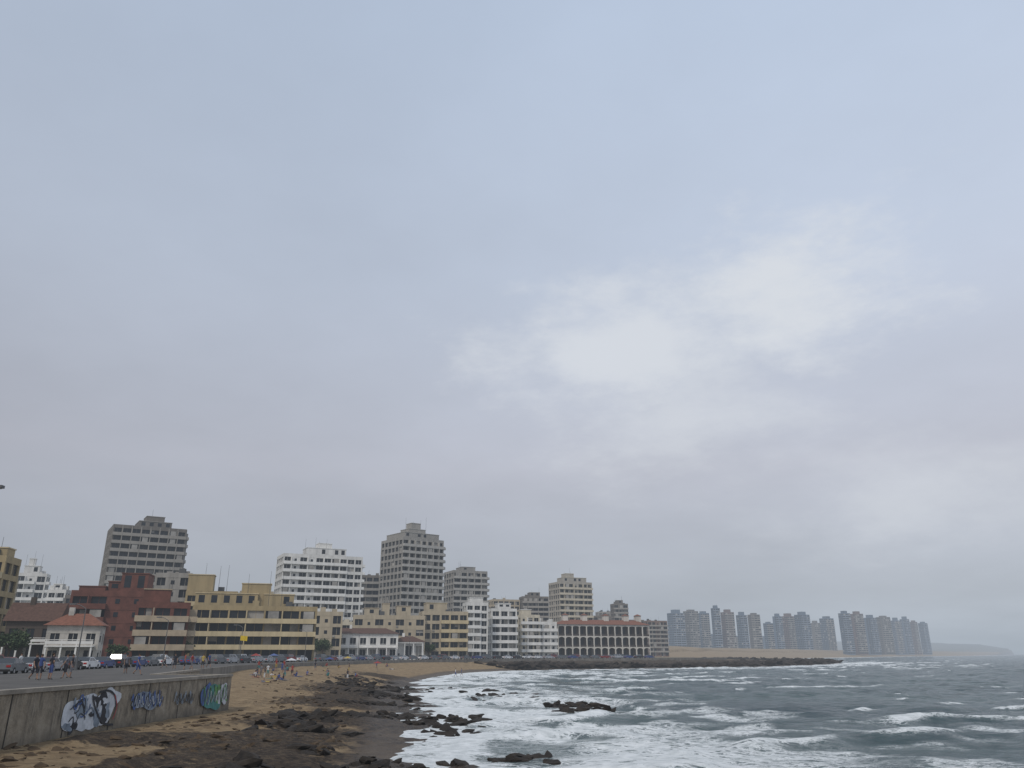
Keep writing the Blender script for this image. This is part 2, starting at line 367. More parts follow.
blob(66.2,1.95,2.2,.95,4,.2,seed=12);blob(68.5,2.1,1.2,.9,0,.25,seed=13);blob(64.9,2.2,.9,.8,2,.3,seed=14);blob(67.2,2.4,.6,.4,6,.4,seed=15)
tag(64.2,70,2.1,1.5,6,.14,5);tag(64.2,70,2.1,1.5,1,.06,8);tag(65,69.6,2.0,1.1,0,.05,6)
tag(28,33,1.9,.9,5,.05,5)
G.obj('graffiti_mural',[mat('paint_white',(.54,.56,.59),.85,.35,1.5),mat('paint_black',(.035,.035,.04),.85,.3,2),mat('paint_blue',(.07,.12,.30),.85,.3,2),mat('paint_red',(.34,.05,.05),.85),mat('paint_teal',(.07,.22,.20),.85,.35,2),mat('paint_grey',(.22,.26,.31),.85,.45,2),mat('paint_green',(.12,.28,.09),.85,.3,2)])
# ------------------------------------------------------------ rocks
bm=bmesh.new();bmesh.ops.create_icosphere(bm,subdivisions=2,radius=1)
iv=np.array([v.co[:] for v in bm.verts]);iff=np.array([[v.index for v in f.verts] for f in bm.faces]);bm.free()
def rocks(name,pts,material,flat=1.0):
    V=[];Fc=[];n=0
    for (x,y,z,s) in pts:
        r=np.array([s*random.uniform(.8,1.9),s*random.uniform(.6,1.1),s*random.uniform(.28,.58)*flat])
        k=rng.normal(size=(6,3));k/=np.linalg.norm(k,axis=1)[:,None]
        v=iv.copy()
        for kk in k:
            dd=v@kk;cut=random.uniform(.4,.8);v=v-np.outer(np.maximum(dd-cut,0),kk)
        v*= (1+rng.normal(size=(len(v),1))*.10)
        v=v*r;a=random.uniform(0,6.28);ca,sa=math.cos(a),math.sin(a)
        tl=random.uniform(-.4,.4);v=v@np.array([[1,0,math.sin(tl)],[0,1,0],[-math.sin(tl),0,1]])
        v=np.stack([v[:,0]*ca-v[:,1]*sa,v[:,0]*sa+v[:,1]*ca,v[:,2]],1)+np.array([x,y,z])
        V.append(v);Fc.append(iff+n);n+=len(v)
    V=np.concatenate(V);Fc=np.concatenate(Fc)
    me=bpy.data.meshes.new(name);me.from_pydata(V.tolist(),[],Fc.tolist());me.materials.append(material)
    o=bpy.data.objects.new(name,me);scene.collection.objects.link(o);return o
drk=mat('dark_wet_rock',(.030,.0235,.0175),.75,.7,1.3,bump=1,spec=.18);brn=mat('brown_rock',(.085,.060,.038),.95,.6,1.0,bump=1,spec=.1)
U=random.uniform
def shore(n,y0,y1,o0,o1,s0,s1,cl):
    Y=np.array([U(y0,y1) for _ in range(n)]);X=xat(Wl,Y)+np.array([U(o0,o1) for _ in range(n)])
    k=fbm(X/cl[0],Y/cl[0],cl[1],3)>cl[2];X=X[k];Y=Y[k];h=np.maximum(height(X,Y)[0],-.12)
    return [(x,y,hh-.04,(s0+(s1-s0)*random.random()**3.2)) for x,y,hh in zip(X,Y,h)]
p=shore(3000,32,104,-10,3,.10,.80,(5,211,.50))
p+=shore(900,95,150,-11,2,.15,.8,(6,203,.50))
rocks('shore_rocks',p,drk)
p=shore(2200,28,84,-19,-4,.06,.42,(4,205,.49))+shore(450,84,150,-18,-6,.12,.45,(6,207,.52))
rocks('beach_stones',p,brn,.8)
p=[(U(4,9.5),U(80,92),U(-.15,.1),U(.3,.9)) for _ in range(50)]+[(U(-1,2.2),U(43,46),-.05,U(.25,.6)) for _ in range(14)]+[(U(-6,3),U(98,114),-.1,U(.3,.9)) for _ in range(36)]+[(U(-6,-2),U(56,74),-.05,U(.3,.8)) for _ in range(40)]+[(U(-14,-2),U(118,132),-.1,U(.3,.8)) for _ in range(30)]
rocks('sea_rocks',p,drk)
p=[]
for i in range(2600):
    t=random.random();y=275+t**1.1*330;xw=float(xat(Wl,y));g=random.gauss(0,1)
    p.append((xw-abs(g)*12+U(-1,4),y,U(-.1,1.9)*(.3+1.0*vn(np.array([xw/22]),np.array([y/22]),5)[0]),U(.6,2.6)))
rocks('rocky_point',p,mat('far_rock',(.04,.031,.024),.85,.6,.3,spec=.15))
# ------------------------------------------------------------ buildings
glass=mat('window_glass',(.018,.022,.028),.25,.6,.35,spec=.35)
curt=mat('curtain',(.34,.32,.29),.9,.5,.25);roofd=mat('roof_dark',(.10,.10,.10),.9);rail=mat('metal_rail',(.25,.26,.27),.5)
def solve(a0,a1,D,rot,asp):
    W=(a1-a0)*D*.8;cx=(a0+a1)/2*D
    c,s=math.cos(rot),math.sin(rot)
    for _ in range(40):
        Dp=W*asp;q=[]
        for sx_ in(-.5,.5):
            for sy in(-.5,.5):
                lx,ly=sx_*W,sy*Dp;q.append((cx+lx*c-ly*s)/(D+lx*s+ly*c))
        W*=(a1-a0)/(max(q)-min(q));cx+=((a0+a1)/2-(max(q)+min(q))/2)*D
    return W,W*asp,cx
def facade(mb,x0,y0,x1,y1,z0,n,fh,bay=3.4,band=1.0,pw=.7,blank=.07,bal='',balr=(0.,1.),bd=1.3,curtp=.25,blanksides='',rib=0,solidrail=True,inset=.45):
    H=n*fh
    mb.box(x0+inset,y0+inset,z0,x1-inset,y1-inset,z0+H-.1,1)
    lo=band*.35;hi=band-lo
    for f in range(n+1):
        za=z0+f*fh-lo;zb=za+band
        if f==0: za=z0-1.5;zb=z0+.35
        if f==n: zb=z0+H+.9
        mb.box(x0,y0,za,x1,y1,zb,0)
    sides=[('F',x0,x1,y0,-1,0),('B',x0,x1,y1,1,0),('L',y0,y1,x0,-1,1),('R',y0,y1,x1,1,1)]
    for nm,a,b,c0,sg,ax in sides:
        Ls=b-a;k=max(1,round(Ls/bay));bw=Ls/k
        def bx(u0,u1,d0,d1,za,zb,m):
            v0=c0-sg*d0;v1=c0-sg*d1
            if ax==0: mb.box(u0,v0,za,u1,v1,zb,m)
            else: mb.box(v0,u0,za,v1,u1,zb,m)
        for i in range(k+1):
            u=a+i*bw;w_=pw/2
            u0=max(a+.02,u-w_);u1=min(b-.02,u+w_)
            bx(u0,u1,.03,inset+.1,z0,z0+H,0)
            if rib: bx(u0+.1,u1-.1,-rib,.02,z0,z0+H+.6,2)
        if nm=='B': continue
        bls=nm in blanksides
        colblank=[random.random()<blank for _ in range(k)]
        for i in range(k):
            ua=a+i*bw+pw/2-.01;ub=a+(i+1)*bw-pw/2+.01
            if bls or colblank[i]:
                bx(ua,ub,.06,inset+.1,z0,z0+H,0)
                for f in range(n): bx((ua+ub)/2-.45,(ua+ub)/2+.45,-.01,.2,z0+f*fh+1.0,z0+f*fh+2.0,1)
                continue
            for f in range(n):
                zl,zh=z0+f*fh+hi,z0+(f+1)*fh-lo
                if f==0: zl=z0+.35
                if random.random()<curtp:
                    w2=(ub-ua)*random.choice([.4,.5,1]);o=random.choice([0,ub-ua-w2]);bx(ua+o,ua+o+w2,inset-.03,inset+.05,zl+random.choice([0,0,.5])*(zh-zl),zh,4)
                bx((ua+ub)/2-.04,(ua+ub)/2+.04,inset-.06,inset+.05,zl,zh,0)
                if random.random()<.08: bx(ua+.1,ua+.8,-.3,.05,zl-.6,zl-.1,4)
        if nm in bal:
            k0=int(round(balr[0]*k));k1=int(round(balr[1]*k));ua=a+k0*bw+.1;ub=a+k1*bw-.1
            for f in range(1,n):
                za=z0+f*fh-.12
                bx(ua,ub,-bd,.05,za-.12,za+.1,2)
                m=2 if solidrail else 5
                bx(ua,ub,-bd-.004,-bd+.1,za-.16,za+(1.0 if solidrail else .95),m)
                bx(ua-.003,ua+.12,-bd+.1,.04,za-.1,za+.98,2);bx(ub-.12,ub+.003,-bd+.1,.04,za-.1,za+.98,2)
                for j in range(k0+1,k1,1 if rib else 2):
                    u=a+j*bw;bx(u-.1,u+.1,-bd+.12,.04,za+.1,za+fh-.2,2)
                    if rib: bx(u-.12,u+.12,-bd-.05,-bd+.12,za-.16,za+fh-.17,2)
                for j in range(k0,k1):
                    if random.random()<.13:
                        u=a+(j+.5)*bw;bx(u-bw*.3,u+bw*.3,-bd+.15,-bd+.3,za+1.0,za+fh-.3,4)
    return z0+H
def mk(name,pa,pb,D,top,rot,asp,fh,wall,trim=None,mid=None,pent=(),z0=3.4,setb=0,**k):
    mid=mid or (top+650)/2
    a0,a1=az(pa,mid),az(pb,mid);rot=math.radians(rot)
    W,Dp,cx=solve(a0,a1,D,rot,asp)
    zt=CAMZ+D*slope(top);n=max(1,round((zt-.9-z0)/fh));fh=(zt-.9-z0)/n
    mb=MB();x0,x1,y0,y1=-W/2,W/2,-Dp/2,Dp/2
    t=facade(mb,x0,y0,x1,y1,z0,n,fh,**k)
    mb.box(x0+.6,y0+.6,t+.895,x1-.6,y1-.6,t+.905,3)
    for (u0,v0,u1,v1,h,*m) in pent:
        X0,X1=x0+u0*W,x0+u1*W;Y0,Y1=y0+v0*Dp,y0+v1*Dp
        mb.box(X0,Y0,t+.3,X1,Y1,t+.9+h,m[0] if m else 0)
        mb.box(X0-.15,Y0-.15,t+.9+h,X1+.15,Y1+.15,t+1.1+h,2)
        nb=max(1,int((X1-X0)/2.6))
        if h>1.9 and h<4:
            for i in range(nb):
                if random.random()<.7:
                    xx=X0+(i+.5)*(X1-X0)/nb;mb.box(xx-.7,Y0-.03,t+1.7,xx+.7,Y0+.2,t+.5+h,1)
    for _ in range(random.randint(2,4)):
        xx=U(x0*.6,x1*.6);yy=U(y0*.6,y1*.6);mb.tube((xx,yy,t+.5),(xx,yy,t+U(2.5,4.5)+ (max([q[4] for q in pent]) if pent else 0)),.06,.03,5,3)
        xx=U(x0*.7,x1*.7);mb.box(xx-.8,yy-.6,t+.85,xx+.8,yy+.6,t+U(1.5,2.6),random.choice([0,3]))
    return mb.obj(name,[wall,glass,trim or wall,roofd,curt,rail],(cx,D,0),rot),(W,Dp,t)
M=mat
greyt=M('tower_grey_trim',(.40,.38,.345),streak=True);white=M('white_render',(.66,.64,.60),streak=True,var=.22)
whitet=M('white_trim',(.74,.72,.68),streak=True,var=.15);brick=M('red_brick',(.15,.06,.043),var=.35);brickt=M('beige_band',(.42,.34,.24),var=.25);yel=M('yellow_render',(.36,.28,.155),streak=True,var=.25);yelt=M('yellow_trim',(.54,.44,.27),streak=True,var=.2)
beige=M('beige_render',(.43,.36,.255),streak=True,var=.22);stone=M('stone_grey',(.30,.28,.25),streak=True,var=.25);brown=M('brown_conc',(.17,.15,.13),streak=True,var=.25);brownt=M('brown_light',(.31,.285,.25),streak=True)
cream=M('cream_render',(.55,.49,.38),streak=True,var=.2)
terra=M('terracotta_tile',(.20,.085,.055),var=.35,scale=2);tile=M('brown_tile',(.10,.055,.04),var=.35,scale=2)
bluegl=M('blue_tower',(.11,.15,.20));bluet=M('blue_trim',(.24,.28,.33))
# left group
mk('apartment_building',-60,13,150,557,12,.8,3.0,yel,yelt,bal='F',pent=[(.5,.3,.9,.8,1.6)])
mk('white_apartment_building',8,44,330,574,20,.7,3.1,white,whitet,bal='FR',balr=(0,.6),pent=[(.2,.2,.7,.8,3),(.3,.3,.5,.6,6)])
mk('white_apartment_building',42,66,300,590,10,.8,3.1,white,whitet,bal='F',pent=[(.2,.2,.7,.8,2)])
mk('concrete_tower_block',103,183,310,530,32,.75,3.0,brown,brownt,mid=560,bal='FR',balr=(.0,1.),bay=3.2,band=1.1,bd=1.1,pw=.5,rib=.12,pent=[(.35,.2,.8,.85,2.5),(.45,.3,.7,.75,4.8)],solidrail=True)
mk('brick_apartment_building',66,150,185,592,14,.55,3.0,brick,brick,bay=3.6,blank=.25,band=1.2,curtp=.4,bal='F',balr=(0,.45),pent=[(.62,.1,.98,.9,3.9),(.05,.3,.4,.8,1.0),(.42,.4,.6,.8,2.2)])
mk('brick_apartment_building',133,188,168,603,22,.7,2.9,brick,brickt,bal='FR',band=.9,bd=1.6,pent=[(.1,.2,.6,.8,2.5)])
mk('grey_rear_block',150,192,215,574,10,.7,3.0,stone,greyt,blank=.5)
mk('terraced_apartment_building',190,316,205,607,16,.35,3.0,yel,yelt,bal='F',bd=2.2,bay=4.2,band=.7,pw=.4,curtp=.2,blank=0,pent=[(.0,.3,.5,.95,3.0),(.55,.35,.8,.95,3.0),(.36,.4,.6,.8,5.6)])
mk('stepped_apartment_building',182,236,216,592,16,.6,3.0,yel,yelt,bal='F',bd=1.2,pent=[(.0,.2,.5,.8,4.2)])
mk('annex_building',309,342,250,612,14,.6,3.0,beige,yelt,blank=.3)
# mid
mk('white_hotel_block',274,361,330,557,26,.45,3.0,white,whitet,mid=590,bal='FR',balr=(0,.85),bd=1.2,bay=3.4,band=1.25,pw=.5,pent=[(.3,.2,.8,.8,3.0),(.45,.3,.62,.7,5.2)])
mk('grey_apartment_building',358,384,400,576,10,.7,3.1,brown,brownt,bal='F')
mk('grey_tower_block',380,443,360,541,38,.9,2.9,stone,greyt,mid=570,bal='FR',bay=3.0,band=1.1,pw=.5,rib=.12,blank=0,pent=[(.08,.08,.92,.92,2.4),(.3,.3,.7,.7,4.8),(.38,.35,.6,.6,7.6)])
mk('grey_apartment_building',443,487,410,572,24,.8,3.0,stone,greyt,bal='FR',rib=.1,pw=.5,pent=[(.3,.2,.7,.8,2)])
mk('beige_apartment_building',418,468,292,612,14,.6,3.0,beige,yelt,bal='F',balr=(.5,1),band=1.1,pent=[(.1,.2,.55,.9,2.8)])
mk('beige_low_building',352,425,285,616,12,.5,3.1,beige,brickt,blank=.35,band=1.4,pent=[(.15,.3,.35,.8,2.4),(.6,.3,.8,.8,3.2),(.4,.3,.5,.8,4.0)])
mk('beige_low_building',330,362,300,622,12,.6,3.1,cream,brickt,blank=.25)
mk('white_apartment_building',462,488,318,603,16,.8,3.0,white,whitet,bal='F',balr=(0,.7),pent=[(.2,.2,.8,.8,1.8)])
mk('white_apartment_building',486,517,330,609,16,.8,3.0,white,whitet,bal='F',bd=1.8,band=.7,pent=[(.3,.2,.8,.8,2)])
mk('cream_apartment_building',516,540,342,615,18,.7,3.0,cream,whitet,bal='FR',bd=1.6,pent=[(.1,.2,.6,.8,2)])
mk('white_apartment_building',538,557,346,622,18,.8,3.0,white,whitet,bal='F',bd=1.4)
mk('grey_apartment_building',519,549,520,597,10,.7,3.1,brown,brownt,bal='F',pent=[(.3,.2,.7,.8,2.5)])
mk('beige_tower_block',549,593,470,583,22,.7,3.0,M('tower_beige',(.38,.345,.29),streak=True,var=.2),cream,bal='F',bay=3.2,band=1.1,pent=[(.2,.2,.9,.8,2.6),(.3,.3,.55,.7,5)])
mk('apartment_building',611,629,620,604,10,.8,3.1,brown,brownt,bal='F',pent=[(.3,.2,.7,.8,2.5)])
mk('apartment_building',590,612,560,616,10,.8,3.1,brown,brownt)
mk('brick_apartment_building',640,668,640,621,18,.8,3.1,M('far_brick',(.20,.13,.10)),brownt,bal='F')
mk('apartment_building',625,645,600,620,18,.8,3.1,brown,brownt,bal='F')
for pa,pb,t,D in[(318,332,606,420),(455,470,604,430),(487,520,600,520),(60,105,596,300),(0,12,580,260),(184,240,600,330),(236,275,592,360),(596,616,612,700)]:
    mk('background_apartment_building',pa,pb,D,t,U(5,25),.7,3.1,random.choice([brown,stone,beige]),greyt,blank=.2)
def arcade():
    a0,a1=az(551,640),az(650,640);rot=math.radians(16);W,Dp,cx=solve(a0,a1,372,rot,.22)
    mb=MB();x0,x1,y0,y1=-W/2,W/2,-Dp/2,Dp/2;z=3.4
    zt=CAMZ+372*slope(626);fh=(zt-z)/3
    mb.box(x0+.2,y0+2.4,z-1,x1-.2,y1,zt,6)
    n=13;bw=W/n
    for f in range(3):
        zb=z+f*fh
        mb.box(x0,y0,zb-.25,x1,y0+2.6,zb+.15,0)
        for i in range(n+1):
            u=x0+i*bw;mb.box(max(x0,u-.22),y0+.02,zb,min(x1,u+.22),y0+.6,zb+fh-.1,0)
        for i in range(n):
            ua=x0+i*bw+.22;ub=ua+bw-.44;r=(ub-ua)/2;cxm=(ua+ub)/2;q=.6 if f<2 else .25;zc=zb+fh-.3-r*q
            mb.box(ua+.6,y0+2.35,zb+.4,ub-.6,y0+2.45,zb+fh-.9,1)
            mb.box(ua,y0+.15,zb+.15,ub,y0+.25,zb+1.0,5)
            pr=[(cxm+r*math.cos(t),zc+r*q*math.sin(t)) for t in np.linspace(math.pi,0,9)]
            for (xa,za),(xb,zb2) in zip(pr[:-1],pr[1:]):
                mb.poly([(xa,y0+.05,za),(xb,y0+.05,zb2),(xb,y0+.05,zb+fh-.1),(xa,y0+.05,zb+fh-.1)],0)
                mb.poly([(xa,y0+.05,za),(xa,y0+.5,za),(xb,y0+.5,zb2),(xb,y0+.05,zb2)],0)
    mb.box(x0,y0,zt-.1,x1,y0+2.6,zt+.4,0)
    mb.hip(x0,y0,x1,y1,zt+.45,2.2,.5,7)
    for i in(1.5,4.2,7.3,10.2,12):
        u=x0+i*bw;mb.box(u-1.2,-1.2,zt+1,u+1.2,1.5,zt+4.6,0);mb.hip(u-1.2,-1.2,u+1.2,1.5,zt+4.6,.8,.3,7)
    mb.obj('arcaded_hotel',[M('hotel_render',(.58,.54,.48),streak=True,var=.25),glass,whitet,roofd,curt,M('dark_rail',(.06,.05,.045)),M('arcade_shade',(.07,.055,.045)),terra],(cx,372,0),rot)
arcade()
def villa(name,pa,pb,D,zr,rot,asp,wall,roof,nf=2,gable=False,porch=True,rh=2.4):
    a0,a1=az(pa,645),az(pb,645);rot=math.radians(rot);W,Dp,cx=solve(a0,a1,D,rot,asp)
    mb=MB();x0,x1,y0,y1=-W/2,W/2,-Dp/2,Dp/2;z=3.4;zt=CAMZ+D*slope(zr);fh=(zt-z)/nf
    facade(mb,x0,y0,x1,y1,z,nf,fh-.9/nf,bay=3.0,band=1.0,pw=1.3,curtp=.3,inset=.2)
    mb.hip(x0,y0,x1,y1,zt+.02,rh,.6,6,gable)
    mb.box(x0+W*.3,-.5,zt+rh*.5,x0+W*.3+.8,.4,zt+rh+1.0,0)
    if porch:
        mb.box(x0+.5,y0-2.2,z+fh*.92,x1-.5,y0-.02,z+fh*.92+.2,2)
        k=max(3,int(W/3))
        for i in range(k+1):
            u=x0+.7+(W-1.4)*i/k;mb.box(u-.12,y0-2.1,z-.5,u+.12,y0-1.85,z+fh*.92,2)
            if nf>1: mb.box(u-.06,y0-2.1,z+fh*.92+.2,u+.06,y0-2.0,z+fh*.92+1.1,2)
        if nf>1: mb.box(x0+.5,y0-2.12,z+fh*.92+1.05,x1-.5,y0-2.0,z+fh*.92+1.15,2);mb.box(x0+.5,y0-2.09,z+fh*.92+.45,x1-.5,y0-2.04,z+fh*.92+.9,2)
    mb.obj(name,[wall,glass,whitet,roofd,curt,rail,roof],(cx,D,0),rot)
villa('white_villa',327,398,262,634,12,.35,white,tile,rh=1.8)
villa('white_villa',392,424,268,642,12,.7,white,tile,nf=1,rh=1.8)
villa('gabled_house',2,62,150,622,15,.8,M('dark_house',(.08,.062,.05)),tile,gable=True,rh=3.4)
villa('balconied_house',44,103,138,626,18,.6,M('house_wall',(.46,.43,.385),var=.3),terra,rh=2.0)
for i,(pa,pb,t,D) in enumerate([(667,686,612,1350),(684,700,610,1380),(697,711,614,1420),(712,722,609,1300),(721,736,613,1330),(737,749,616,1380),(748,762,614,1330),(764,775,622,1500),(773,784,617,1450),(782,797,617,1500),(795,812,615,1460),(811,822,622,1650),(820,836,618,1600),(840,853,614,1450),(851,866,613,1500),(865,879,617,1560),(877,893,616,1600),(892,903,621,1800),(901,912,619,1850),(911,920,620,1950),(919,930,622,2000),(652,668,630,1100),(700,740,634,1500),(760,800,636,1700)]):
    w_,t_=[(bluegl,bluet),(brown,brownt),(bluegl,brownt),(bluegl,bluet),(M('far_brick2',(.16,.105,.09)),brownt)][i%5]
    mk('highrise_tower',pa+(.3 if i%2 else 1),pb-.5,D,t+U(-1,2),U(10,35),.8,3.6,w_,t_,bal='F',bay=4.5,band=1.1,z0=5,curtp=.1,blank=.2,pent=[(.25,.2,.75,.8,U(2,6))])
# ------------------------------------------------------------ vehicles
def car_mesh(kind):
    mb=MB()
    if kind==0: low=[(-2.05,.35),(-2.05,.75),(-1.95,.88),(-1.0,1.0),(1.75,1.0),(2.02,.9),(2.05,.35)];top=[(-1.0,1.0),(-.3,1.45),(1.3,1.48),(1.85,1.0)]
    elif kind==1: low=[(-2.25,.35),(-2.25,.7),(-2.1,.85),(-1.05,.97),(1.55,1.0),(2.2,.96),(2.25,.35)];top=[(-1.05,.97),(-.35,1.42),(.95,1.44),(1.65,1.0)]
    else: low=[(-2.3,.4),(-2.3,.85),(-2.15,1.05),(-1.2,1.15),(2.1,1.18),(2.28,1.1),(2.3,.4)];top=[(-1.2,1.15),(-.55,1.75),(1.9,1.78),(2.2,1.18)]
    hw=.88
    def prism(prof,h0,h1,m):
        n=len(prof);A=[(x,-(h0 if z<=prof[0][1]+.01 else h1),z) for x,z in prof];B=[(x,-y,z) for x,y,z in A]
        mb.poly(A,m);mb.poly(B[::-1],m)
        for i in range(n):
            j=(i+1)%n;mb.poly([A[j],A[i],B[i],B[j]],m)
    prism(low,hw,hw-.02,0)
    a,b,c,d=top;hb,ht=hw-.06,hw-.24
    A=[(a[0],-hb,a[1]),(b[0],-ht,b[1]),(c[0],-ht,c[1]),(d[0],-hb,d[1])];B=[(x,-y,z) for x,y,z in A]
    mb.poly(A,0);mb.poly(B[::-1],0)
    mb.poly([A[1],B[1],B[2],A[2]],0);mb.poly([A[0],B[0],B[1],A[1]],1);mb.poly([A[2],B[2],B[3],A[3]],1)
    def lerp(p,q,t): return tuple(p[i]+(q[i]-p[i])*t for i in range(3))
    for P,s in((A,-1),(B,1)):
        for t0,t1 in((.1,.5),(.55,.92)):
            bl=lerp(P[0],P[3],t0);br=lerp(P[0],P[3],t1);tl=lerp(P[1],P[2],t0);tr=lerp(P[1],P[2],t1)
            q=[lerp(bl,tl,.08),lerp(br,tr,.08),lerp(br,tr,.88),lerp(bl,tl,.88)]
            mb.poly([(x,y+s*.012,z) for x,y,z in q],1)
    for x in(low[0][0]+.78,low[-1][0]-.8):
        for s in(-1,1):
            mb.tube((x,s*(hw-.2),.33),(x,s*(hw+.02),.33),.33,k=16,m=2);mb.tube((x,s*(hw+.0),.33),(x,s*(hw+.03),.33),.18,k=10,m=3)
    for s in(-1,1):
        mb.box(low[0][0]-.02,s*.5-.2,.62,low[0][0]+.1,s*.5+.2,.78,3);mb.box(low[-1][0]-.1,s*.6-.18,.68,low[-1][0]+.02,s*.6+.18,.86,4)
        mb.box(a[0]+.15,s*(hw+.16),a[1],a[0]+.3,s*(hw-.02),a[1]+.14,0)
    mb.box(low[0][0]-.04,-.8,.32,low[0][0]+.1,.8,.5,2);mb.box(low[-1][0]-.1,-.8,.32,low[-1][0]+.04,.8,.5,2)
    o=mb.obj('tmp',[]);me=o.data
    for m in[M('car_white',(.7,.7,.7),.3),M('car_glass',(.02,.025,.03),.1,spec=.6),M('tyre',(.02,.02,.02)),M('car_chrome',(.5,.5,.52),.3,metal=.6),M('tail_red',(.35,.02,.02),.4)]: me.materials.append(m)
    me.polygons.foreach_set('material_index',mb.m)
    bpy.data.objects.remove(o);return me
cars=[car_mesh(i) for i in range(3)]
paints=[M('car_white',(.7,.7,.7),.3),M('car_silver',(.42,.43,.45),.3,metal=.4),M('car_black',(.025,.025,.03),.25),M('car_red',(.22,.025,.025),.3),M('car_grey',(.14,.15,.16),.3),M('car_blue',(.04,.07,.2),.3),M('car_white',(.7,.7,.7),.3),M('car_grey',(.14,.15,.16),.3)]
seg=np.linalg.norm(np.diff(RDD,axis=0),axis=1);cum=np.concatenate([[0],np.cumsum(seg)])
def road_at(s,o):
    x=np.interp(s,cum,RDD[:,0]);y=np.interp(s,cum,RDD[:,1]);x2=np.interp(s+1,cum,RDD[:,0]);y2=np.interp(s+1,cum,RDD[:,1])
    a=math.atan2(y2-y,x2-x);return x+math.sin(a)*o,y-math.cos(a)*o,a
def add_car(s,o,flip,kind=None):
    x,y,a=road_at(s,o);k=random.choice([0,0,1,1,2]) if kind is None else kind
    ob=bpy.data.objects.new('parked_car' if abs(o)>3 else 'car',cars[k]);scene.collection.objects.link(ob)
    ob.location=(x,y,3.384);ob.rotation_euler=(0,0,a+(math.pi if flip else 0)+U(-.03,.03))
    ob.material_slots[0].link='OBJECT';ob.material_slots[0].material=random.choice(paints)
s=95
while s<430:
    if random.random()<.86: add_car(s,3.4,True)
    if random.random()<.8: add_car(s+U(0,1),-3.4,False)
    if random.random()<.14: add_car(s+3,U(-.9,.9),True)
    s+=U(5.3,6.6)
# ------------------------------------------------------------ street lamps, flag
def lamp(x,y,a,h=8.5,arm=1.8,z=3.5):
    mb=MB();mb.tube((0,0,0),(0,0,.5),.16,.13,10);mb.tube((0,0,.5),(0,0,h),.09,.05,8)
    pr=(0,0,h)
    for i in range(1,6):
        t=i/5;q=(arm*t,0,h+.5*math.sin(t*1.57));mb.tube(pr,q,.045,.04,6);pr=q
    mb.box(arm-.1,-.14,h+.44,arm+.6,.14,h+.58,0);mb.box(arm,-.1,h+.41,arm+.5,.1,h+.44,1)
    o=mb.obj('street_lamp',[M('lamp_metal',(.12,.12,.12),.5),M('lamp_lens',(.5,.5,.48),.3)],(x,y,z),a);return o
zt=CAMZ+38*slope(487);lamp(az(-9,487)*38-1.8,38,0,h=zt-3.5-.5)
for s in np.arange(120,430,34):
    x,y,a=road_at(s,5.2);lamp(x,y,a+math.pi/2,6.5,1.2)
# lifeguard flag: pole with a wind-rippled yellow cloth
mb=MB();mb.tube((0,0,-.3),(0,0,5.2),.045,.03,8)
g=[[(.02+u*.15,.09*math.sin(u*1.1+.3)*min(1,u/3),5.1-w_*.16-u*.015) for u in range(9)] for w_ in range(6)]
for w_ in range(5):
    for u in range(8): mb.poly([g[w_][u],g[w_][u+1],g[w_+1][u+1],g[w_+1][u]],1)
fx=az(240,640)*140
mb.obj('lifeguard_flag',[M('lamp_metal',(.12,.12,.12)),M('flag_yellow',(.62,.44,.03),.7)],(fx,140,max(hz(fx,140),3.0)),0)
